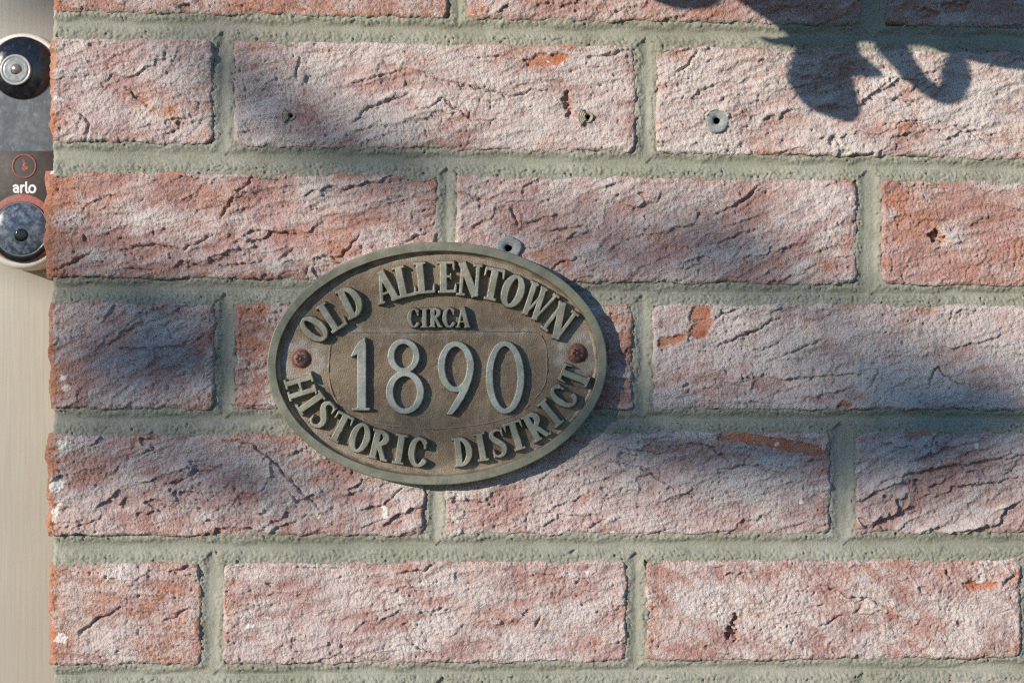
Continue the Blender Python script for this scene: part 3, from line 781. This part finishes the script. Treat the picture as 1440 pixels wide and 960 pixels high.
for pr, cx, cy, nm in FIG:
    k = 62.0
    u = px_prims(pr, cx, cy)
    # scale 1, but the helper centres on w=0 and .5 height; widen the patch by passing a margin box
    kk = (D - H_TOP) / D
    pts = []
    for p in u: pts += [(p[1], p[2]), (p[3], p[4])] if p[0] == 'b' else [(a, b) for a, b, r in p[1]]
    W = 2 * max(abs(a) for a, b in pts) + 16; Hh = 2 * max(abs(b - .5) for a, b in pts) + 16
    xs = np.arange(-W / 2, W / 2, 0.75); ys = np.arange(-Hh / 2, Hh / 2, 0.75)
    un = []
    for p in u:
        if p[0] == 'b': un.append(('b', p[1] / Hh, (p[2] - .5) / Hh + .5, p[3] / Hh, (p[4] - .5) / Hh + .5, p[5] / Hh))
        else: un.append(('p', [(a / Hh, (b - .5) / Hh + .5, r / Hh) for a, b, r in p[1]]))
    un = [(p[0], p[1] + W / Hh / 2, p[2], p[3] + W / Hh / 2, p[4], p[5]) if p[0] == 'b' else ('p', [(a + W / Hh / 2, b, r) for a, b, r in p[1]]) for p in un]
    relief('raised_digit', un, cx, cy, 0, Hh, W / Hh, plaque, porg, step=0.7, top=22.5, draft=1.5, mat=M_DIGIT)

for sx, sy in ((422.5, 504.5), (812, 496.5)):
    c = P(sx, sy, H_FACE + 7); c.y = -(H_FACE - 0.5) * S
    so = lathe('screw', [(12.8, -1), (12.8, 1.2), (12.0, 3.0), (10.0, 5.4), (7.5, 7.0), (7.3, 7.05), (6.6, 7.3), (0, 7.3)], M_RUST, plaque, c - porg, 40)
    lathe('washer_stain', [(14.6, 0.2), (14.2, 0.9), (12, 1.0)], M_RUST, so, (0, 0, 0), 36, wob=0.02)
    ang = np.linspace(0, 2 * np.pi, 36, endpoint=False); rr = 5.9 + 1.3 * np.cos(6 * ang)
    lp = [np.stack([np.cos(ang) * rr * S, np.full(36, -7.55 * S), np.sin(ang) * rr * S], -1), np.stack([np.cos(ang) * 0.01 * S, np.full(36, -7.5 * S), np.sin(ang) * 0.01 * S], -1)]
    V, Q = rings(lp)
    link('drive_socket', mesh_from('drive_socket', V, Q, smooth=False), M_SOCKET, so)
    lathe('centre_pin', [(1.9, 7.4), (1.7, 8.2), (0, 8.4)], M_RUST, so, (0, 0, 0), 16)

# ------------------------------------------------------------------ wall anchors left in the bricks
def anchor(x, y, r, hole, squash, label, cat, mat, ribs=False, out=2.0, hx=-3, hy=1):
    org = wall_xyz(np.float64(x), np.float64(y), 0.0)
    a = empty('wall_anchor', Vector(org), label, cat, None)
    lathe('collar', [(r * .8, -16), (r * .98, -3), (r, out - 0.8), (r * .96, out + 0.3), (r * .84, out + 0.7), (r * .5, out - 0.6), (hole + 1.5, out - 2.0), (hole + .3, out - 3.5)], mat, a, (0, 0, 0), 44, squash, wob=0.05)
    lathe('hole', [(hole + .4, out - 3.4), (hole, -4), (hole * .8, -11), (0, -12)], M_HOLE, a, (0, 0, 0), 28, squash * 1.15)
    if ribs:
        for k in range(4):
            pts = []
            for t in np.linspace(-0.9, 0.9, 9):
                an = math.pi + t
                rr = r * (0.75 + 0.36 * k)
                pts.append((math.cos(an) * rr * S, -(out + 1.4 - 0.2 * k) * S, math.sin(an) * rr * S * squash))
            tube('rib', pts, 1.5 * S, mat, a, 6)
    return a
anchor(1008, 170, 16.6, 4.2, 1.05, 'round grey plastic wall anchor with open hole in brick, clear of the plaque', 'wall anchor', M_ANCHOR, out=2.8)
anchor(715, 349, 18.2, 4.8, 0.95, 'round grey plastic wall anchor half hidden behind the top of the plaque', 'wall anchor', M_ANCHOR, out=4.0)
anchor(409, 163, 7, 2.2, 0.95, 'small ribbed beige wall plug sunk in brick above the plaque', 'wall plug', M_PLUG, True, 0.8)
anchor(827, 165, 7.5, 2.4, 1.1, 'ribbed beige wall plug beside a deep chip in the brick', 'wall plug', M_PLUG, True, 2.2)

# ------------------------------------------------------------------ the doorbell
HB = -DEPTH                                    # back plane on the casing
HFR = HB + 62                                  # front of the bell
def kf(h): return (D - h) / D
dorg = P(31, 379, HFR); dorg.y = -HB * S
bell = empty('video_doorbell', dorg, 'slim video doorbell with black glossy front and white casing on the door frame', 'doorbell')
M_WHITE = plain('white_casing_plastic', (0.70, 0.68, 0.60), 0.45, 0, 0.4, 300, 0.05)
def make_gloss(name, col, rough, speck, scr):
    t = NT(name)
    a = t.noise(260, 5, 0.7); f = t.noise(1900, 2); s = t.noise(500, 4, 0.6, stretch=(1.0, 1, 0.35), dist=1.0)
    c = t.mix(t.ramp(a, 0.35, 0.8, 0, 0.8), col, tuple(min(1, v * 1.7 + 0.01) for v in col))
    c = t.mix(t.ramp(f, 0.66, 0.76, 0, 0.7), c, speck)
    c = t.mix(t.ramp(s, 0.62, 0.70, 0, scr), c, (0.35, 0.37, 0.38))
    return t.done(c, t.ramp(a, 0.35, 0.7, rough, rough + 0.2), None, 0, 0.5)
M_GLOSS = make_gloss('black_plastic_grey_reflection', (0.09, 0.10, 0.11), 0.22, (0.33, 0.35, 0.36), 0.3)  # grey base and lighter patches paint the hazy reflection on the black plate
M_PANEL = make_gloss('brown_black_plastic', (0.040, 0.033, 0.028), 0.55, (0.17, 0.07, 0.05), 0.05)
M_DOME = make_gloss('black_lens_glass', (0.010, 0.011, 0.014), 0.06, (0.10, 0.11, 0.12), 0.12)
M_BUTTON = make_gloss('blue_black_button_glass', (0.055, 0.07, 0.10), 0.05, (0.25, 0.28, 0.32), 0.7)  # pale streaks paint reflections on the glass; replaced just below
tb = NT('button_glass_painted_reflection')
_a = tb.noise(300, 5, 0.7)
M_BUTTON = tb.done(tb.mix(tb.ramp(_a, 0.4, 0.7), (0.05, 0.07, 0.10), (0.24, 0.28, 0.33)), tb.ramp(_a, 0.3, 0.7, 0.12, 0.4), None, 0.0, 0.6)  # pale blue-grey noise patches paint cloudy reflections on dark button glass
M_RING = plain('pale_lens_ring', (0.38, 0.40, 0.395), 0.35, 0.2, 0.5, 500, 0.1)
M_STEEL = plain('dull_lens_bead', (0.30, 0.29, 0.28), 0.3, 0.6, 0.5, 500, 0.2)
M_LOGO = plain('dull_red_print', (0.26, 0.085, 0.07), 0.6, 0, 0.3, 700, 0.3)
M_RED = plain('faded_red_ring', (0.36, 0.13, 0.11), 0.5, 0, 0.4, 700, 0.2)
M_TEXT = plain('white_print', (0.74, 0.74, 0.74), 0.6, 0, 0.3, 500, 0.04)

def pill(rx, ytop, ybot, cx, h, n=64):
    """loop of a stadium in photo px at height h"""
    pts = []
    for k in range(n):
        a = 2 * math.pi * k / n
        x = cx + rx * math.cos(a)
        y = (ytop + rx if math.sin(a) > 0 or (abs(math.sin(a)) < 1e-9 and math.cos(a) > 0) else ybot - rx) - rx * math.sin(a)
        p = P(x, y, HFR); p.y = -h * S
        pts.append(p - dorg)
    return np.array(pts)
def stadium(name, cx, rx, y0, y1, prof, mat, parent, cap=True):
    lo = []
    for ins, h in prof:
        lo.append(pill(rx - ins, y0 + ins, y1 - ins, cx, h))
    if cap:
        c = lo[-1].mean(0)
        lo.append(c + (lo[-1] - c) * 0.5); lo.append(np.repeat(c[None], len(lo[0]), 0))
    V, Q = rings(lo)
    return link(name, mesh_from(name, V, Q), mat, parent)
BCX = 31
stadium('casing', BCX, 63, 45, 379, [(0, HB), (0, HFR - 14), (1.2, HFR - 7), (4, HFR - 2.5), (7.5, HFR - 1.2), (9.5, HFR - 3.0)], M_WHITE, bell)
stadium('front_plate', BCX, 53.5, 54.5, 369.5, [(0, HFR - 8), (0, HFR - 2.2), (1.5, HFR - 0.8), (4, HFR)], M_GLOSS, bell)
# brown sensor window between lens and button: a plate standing slightly proud
cs = []
for ins, h in ((0, HFR - 1), (0, HFR + 0.9), (0.6, HFR + 1.5)):
    cs.append(np.array([(lambda p: (setattr(p, 'y', -h * S), p - dorg)[1])(P(x, y, HFR)) for x, y in ((-21 + ins, 212.5 + ins), (83 - ins, 212.5 + ins), (83 - ins, 330 - ins), (-21 + ins, 330 - ins))]))
cs.append(np.repeat(cs[-1].mean(0)[None], 4, 0))
V, Q = rings(cs)
panel = link('sensor_panel', mesh_from('sensor_panel', V, Q, smooth=False), M_PANEL, bell)
def bell_lathe(name, x, y, prof, mat, parent=bell, n=56):
    c = P(x, y, HFR); c.y = -HFR * S
    k = kf(HFR)
    base = c - dorg
    if parent is not bell: base = base - parent.location
    return lathe(name, [(r * k, h) for r, h in prof], mat, parent, base, n)
dome = bell_lathe('camera_lens', 31, 96, [(44, -1), (44, 2.2), (42.5, 3.6), (38, 6), (30, 9), (20, 11), (10, 12), (0, 12.3)], M_DOME)
bell_lathe('lens_ring', 25, 100, [(21.5, 9), (21.5, 13.4), (20.2, 14.2), (18.6, 13.6), (17.8, 12.6)], M_RING, dome)
bell_lathe('lens_ring', 25, 100, [(17.9, 12.4), (17.4, 13.4), (14.5, 13.2), (9.5, 12.6), (8.0, 13.2), (6.8, 12.8)], plain('grey_lens_ring', (0.27, 0.295, 0.30), 0.35, 0.1), dome)
bell_lathe('lens_bead', 25.5, 98.5, [(7.2, 11.5), (6.8, 14), (5.2, 16), (2.8, 17.2), (0, 17.6)], M_STEEL, dome)
bell_lathe('logo_ring', 34.5, 234, [(17.2, 1.4), (17.2, 2.3), (15.2, 2.3), (15.0, 1.4)], M_LOGO, panel)
def bell_relief(name, prims, cx, cy, mat, parent, h=0.8, step=0.4):
    pts = []
    for p in prims: pts += [(p[1], p[2]), (p[3], p[4])] if p[0] == 'b' else [(a, b) for a, b, r in p[1]]
    x0, x1 = min(a for a, b in pts) - 4, max(a for a, b in pts) + 4; y0, y1 = min(b for a, b in pts) - 4, max(b for a, b in pts) + 4
    X, Y = np.meshgrid(np.arange(x0, x1, step), np.arange(y0, y1, step))
    d = sdf_prims(prims, X, Y)
    hh = 1.2 + h * np.clip((0.5 - d) / 0.8, 0, 1)
    cell = np.minimum(np.minimum(d[:-1, :-1], d[1:, 1:]), np.minimum(d[:-1, 1:], d[1:, :-1])) < 0.45
    c = P(cx, cy, HFR); c.y = -HFR * S
    k = kf(HFR)
    V = np.stack([(X - cx) * k * S, -hh * S, (cy - Y) * k * S], -1).reshape(-1, 3)
    V, Q, _ = compact(V, grid_quads(*X.shape, cell), {})
    return link(name, mesh_from(name, V, Q), mat, parent, c - dorg)
def pc_(cx, cy, r, a0, a1, w, ry=None, n=22):
    ry = ry or r
    return ('p', [(cx + r * math.cos(math.radians(a)), cy - ry * math.sin(math.radians(a)), w / 2) for a in np.linspace(a0, a1, n)])
W_ = 2.5
bell_relief('printed_letter', [pc_(23, 267.6, 2.9, 0, 360, W_, 2.8), ('p', [(19.6, 262.2, 1.2), (22.5, 260.8, 1.25), (25.2, 261.8, 1.25), (26.3, 264.2, 1.25), (26.3, 270.8, 1.25)])], 23, 266, M_TEXT, panel)
bell_relief('printed_letter', [('p', [(30.4, 261.2, 1.25), (30.4, 270.8, 1.25)]), ('p', [(30.4, 265, 1.25), (31.6, 262.2, 1.25), (34.2, 261.2, 1.25)])], 32, 266, M_TEXT, panel)
bell_relief('printed_letter', [('p', [(37.4, 256.8, 1.25), (37.4, 268.3, 1.25), (38.4, 270.6, 1.25), (40.2, 270.9, 1.2)])], 38, 264, M_TEXT, panel)
bell_relief('printed_letter', [pc_(46, 266, 4.3, 0, 360, W_, 4.9)], 46, 266, M_TEXT, panel)
bell_relief('logo_mark', [('p', [(33.5, 226, 1.6), (35.5, 230, 2.0), (34, 233, 1.6)]), ('p', [(35, 234, 1.4), (37.8, 237, 2.6)]), ('p', [(32.5, 237, 1.3), (35, 240, 1.3)])], 35, 233, M_LOGO, panel)
rg = bell_lathe('button_ring', 31, 321, [(48, -1), (48, 2.0), (46.8, 2.8), (36, 2.8)], M_RED)
bell_lathe('button_bezel', 31, 326, [(42.5, 1.0), (42.5, 3.2), (41.5, 3.8), (34, 3.8)], M_DOME, rg)
bell_lathe('button_trim', 31, 322.5, [(38.8, 2.0), (38.6, 4.6), (37.8, 5.2), (36.6, 4.6)], M_STEEL, rg)
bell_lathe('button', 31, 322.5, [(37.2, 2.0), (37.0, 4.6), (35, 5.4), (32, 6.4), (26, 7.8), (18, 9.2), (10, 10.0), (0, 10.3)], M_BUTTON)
bell_lathe('button_dark_spot', 32, 330, [(10.5, 8.0), (10, 9.9), (6, 10.6), (0, 10.9)], M_DOME)  # dark raised disc near the middle of the button

# ------------------------------------------------------------------ what throws the shade (stands outside the frame)
M_LEAF = plain('green_leaf', (0.07, 0.12, 0.035), 0.5, 0, 0.4, 120, 0.3)
M_BARK = plain('brown_bark', (0.13, 0.09, 0.06), 0.9, 0, 0.2, 120, 0.35)
M_IRON = plain('black_iron', (0.03, 0.03, 0.03), 0.5, 0.4, 0.4, 200, 0.2)
M_COIR = plain('brown_coir_liner', (0.16, 0.095, 0.045), 0.95, 0, 0.1, 500, 0.4)
TX, TZ = 1.15, 0.42
def caster(px, py, d):
    """point d px in front of the wall whose sun shadow lands on wall pixel (px, py)"""
    return Vector(((px - 720 - TX * d) * S, -d * S, (480 - py + TZ * d) * S))
def leaf_mesh(name, L, Wd, fold=0.15, curl=0.2, n=9):
    xs = np.linspace(0, 1, n)
    wd = Wd * np.sin(np.pi * xs ** 0.75) ** 0.9
    V = []
    for x, w in zip(xs, wd):
        z = -curl * L * (x - 0.5) ** 2
        V += [(x * L, -w / 2, z + fold * w), (x * L, 0, z), (x * L, w / 2, z + fold * w)]
    Q = []
    for i in range(n - 1):
        for j in range(2):
            Q.append((i * 3 + j, (i + 1) * 3 + j, (i + 1) * 3 + j + 1, i * 3 + j + 1))
    V = np.array(V); Q = np.array(Q); m = len(V)
    V2 = V.copy(); V2[:, 2] -= 0.0006
    return mesh_from(name, np.concatenate([V, V2]), np.concatenate([Q, Q[:, ::-1] + m]))
rl = np.random.default_rng(11)
# soft dapple: leaves of a branch a few metres off
DAP = [(510, 222, 1.3), (535, 228, .9), (480, 205, .8), (585, 232, .6), (420, 175, .8), (350, 120, .7), (215, 455, 1.0), (130, 520, .7), (260, 540, .9), (315, 500, .7), (200, 625, .9), (330, 665, .8), (120, 640, .6), (430, 690, .5),
       (560, 600, .7), (650, 610, .6), (740, 600, .6), (800, 620, .7), (880, 620, 1), (860, 560, .8), (950, 640, 1), (1040, 645, 1), (1130, 660, 1.1), (1230, 650, 1.1), (1330, 650, 1.2), (1420, 640, 1.2), (1090, 625, .8), (1180, 630, .8), (1280, 620, .9), (1380, 605, .9), (1300, 545, .9), (1210, 480, .6), (1400, 550, .9), (1120, 430, .5),
       (1120, 345, .7), (1010, 320, .5), (300, 60, .5), (455, 190, .7), (960, 350, .6), (820, 340, .6), (1060, 370, .5), (-255, -140, 1), (-215, -135, 1), (-240, -180, 1), (-290, -150, 1), (-200, -180, 1), (-270, -230, 1)]
BD = 8500.0
bo = caster(700, 480, BD)
branch = empty('leafy_branch', bo, 'leafy tree branch overhanging in front of the brick wall', 'branch')
lm = leaf_mesh('leaf', 0.058, 0.036)
lm.materials.append(M_LEAF)
def put_leaf(parent, porg_, mesh, p, direction, normal, scale):
    o = bpy.data.objects.new('leaf', mesh)
    x = direction.normalized(); z = (normal - normal.dot(x) * x).normalized(); y = z.cross(x)
    from mathutils import Matrix
    m = Matrix((x, y, z)).transposed().to_4x4()
    m = Matrix.Translation(p - porg_) @ m @ Matrix.Scale(scale, 4)
    COL.objects.link(o); o.parent = parent; o.matrix_local = m
    return o
stem_pts = [caster(-500, 150, BD), caster(150, 380, BD), caster(700, 480, BD), caster(1250, 560, BD), caster(1600, 640, BD)]
tube('limb', [p - bo for p in stem_pts], 0.004, M_BARK, branch, 8, taper=[3.0, 2.2, 1.6, 1.2, 0.8])
for (x, y, w) in DAP:
    dd = BD + rl.uniform(-900, 900)
    c = caster(x, y, dd)
    dr = Vector((rl.uniform(.4, 1), rl.uniform(-.4, .4), rl.uniform(-.7, .5))).normalized()
    nm = (sun_n + Vector(rl.uniform(-.35, .35, 3))).normalized()
    s = 0.52 + 0.5 * w
    o = put_leaf(branch, bo, lm, c - dr * 0.03 * s, dr, nm, s)
    base = c - dr * 0.03 * s
    best = min(((base - (stem_pts[k].lerp(stem_pts[k + 1], t))).length, k, t) for k in range(4) for t in np.linspace(0, 1, 6))
    q = stem_pts[best[1]].lerp(stem_pts[best[1] + 1], best[2])
    if rl.random() < 0.7:
        tube('twig', [q - bo, q.lerp(base, .5) - bo + Vector((0, 0, .01)), base - bo], 0.0011, M_BARK, branch, 5)

# crisp shade at the top right: an added unseen basket, bowl and leaves shaped to throw it
HD = 430.0
ho = caster(1330, -175, HD)
basket = empty('added_shade_basket', ho, 'added unseen coir basket with flat leaves shaped to throw the top right shadow', 'hanging basket')
prof = [(0.0, -0.076), (0.03, -0.074), (0.055, -0.066), (0.075, -0.05), (0.088, -0.028), (0.094, 0.0), (0.095, 0.012), (0.090, 0.012), (0.085, 0.0), (0.0, -0.004)]
ang = np.linspace(0, 2 * np.pi, 48, endpoint=False)
V, Q = rings([np.stack([np.cos(ang) * max(r, 1e-4), np.sin(ang) * max(r, 1e-4), np.full(48, z)], -1) for r, z in prof])
link('bowl', mesh_from('bowl', V, Q), M_COIR, basket)
bl_pts = [(math.cos(a) * 0.096, math.sin(a) * 0.096, 0.012) for a in np.linspace(0, 2 * math.pi, 33)]
tube('hoop', bl_pts, 0.003, M_IRON, basket, 8)
for k in range(3):
    a = 2 * math.pi * k / 3 + 0.4
    tube('chain', [(math.cos(a) * 0.095, math.sin(a) * 0.095, 0.012), (0, 0, 0.20)], 0.0015, M_IRON, basket, 6)
tube('bracket', [(0, 0, 0.19), (0, 0.02, 0.205), (0, 0.08, 0.21), (0, -ho.y + 0.002, 0.21), (0, -ho.y + 0.002, 0.10), (0, 0.09, 0.20)], 0.005, M_IRON, basket, 8)
def shade_leaf(pts, d, n=4):
    """added flat leaf parallel to the wall, its outline drawn from the shade it throws"""
    lp = smooth_loop(pts, n)
    m = len(lp); c = lp.mean(0)
    o = caster(c[0], c[1], d)
    lo = []
    for s_, dh in ((0.0, 3.0), (0.5, 2.2), (1.0, 0.0), (1.0, -1.5), (0.5, 0.7), (0.0, 1.5)):
        q = c + (lp - c) * max(s_, 0.002)
        lo.append(np.array([caster(a, b, d + dh) - o for a, b in q]))
    V, Q = rings(lo)
    return link('leaf', mesh_from('leaf', V, Q), M_LEAF, basket, o - ho)
shade_leaf([(1116, 62), (1110, 90), (1109, 110), (1116, 130), (1135, 150), (1165, 164), (1195, 172), (1206, 165), (1209, 145), (1203, 125), (1200, 110), (1215, 96), (1232, 103), (1243, 106), (1225, 88), (1208, 70), (1190, 45), (1130, 40)], HD)
shade_leaf([(1226, 60), (1250, 90), (1280, 119), (1308, 139), (1332, 147), (1343, 136), (1319, 121), (1298, 99), (1283, 78), (1270, 58), (1245, 50)], HD + 14)
shade_leaf([(1328, 146), (1352, 142), (1365, 122), (1364, 98), (1354, 76), (1336, 70), (1327, 84), (1322, 100), (1325, 116), (1316, 131)], HD + 20)
shade_leaf([(1056, 46), (1075, 58), (1095, 63), (1120, 63), (1130, 40), (1100, 44), (1080, 51)], HD + 8)
shade_leaf([(915, -5), (940, 10), (975, 16), (1010, 8), (1020, -20), (930, -40)], HD - 12)
shade_leaf([(1000, -30), (1045, 6), (1085, 33), (1130, 66), (1205, 60), (1200, -30)], HD - 18)
shade_leaf([(1190, -30), (1186, 46), (1230, 59), (1265, 62), (1300, 64), (1340, 68), (1350, -30)], HD - 26)
shade_leaf([(1325, -30), (1330, 58), (1372, 88), (1440, 99), (1520, 104), (1530, -30)], HD - 34)
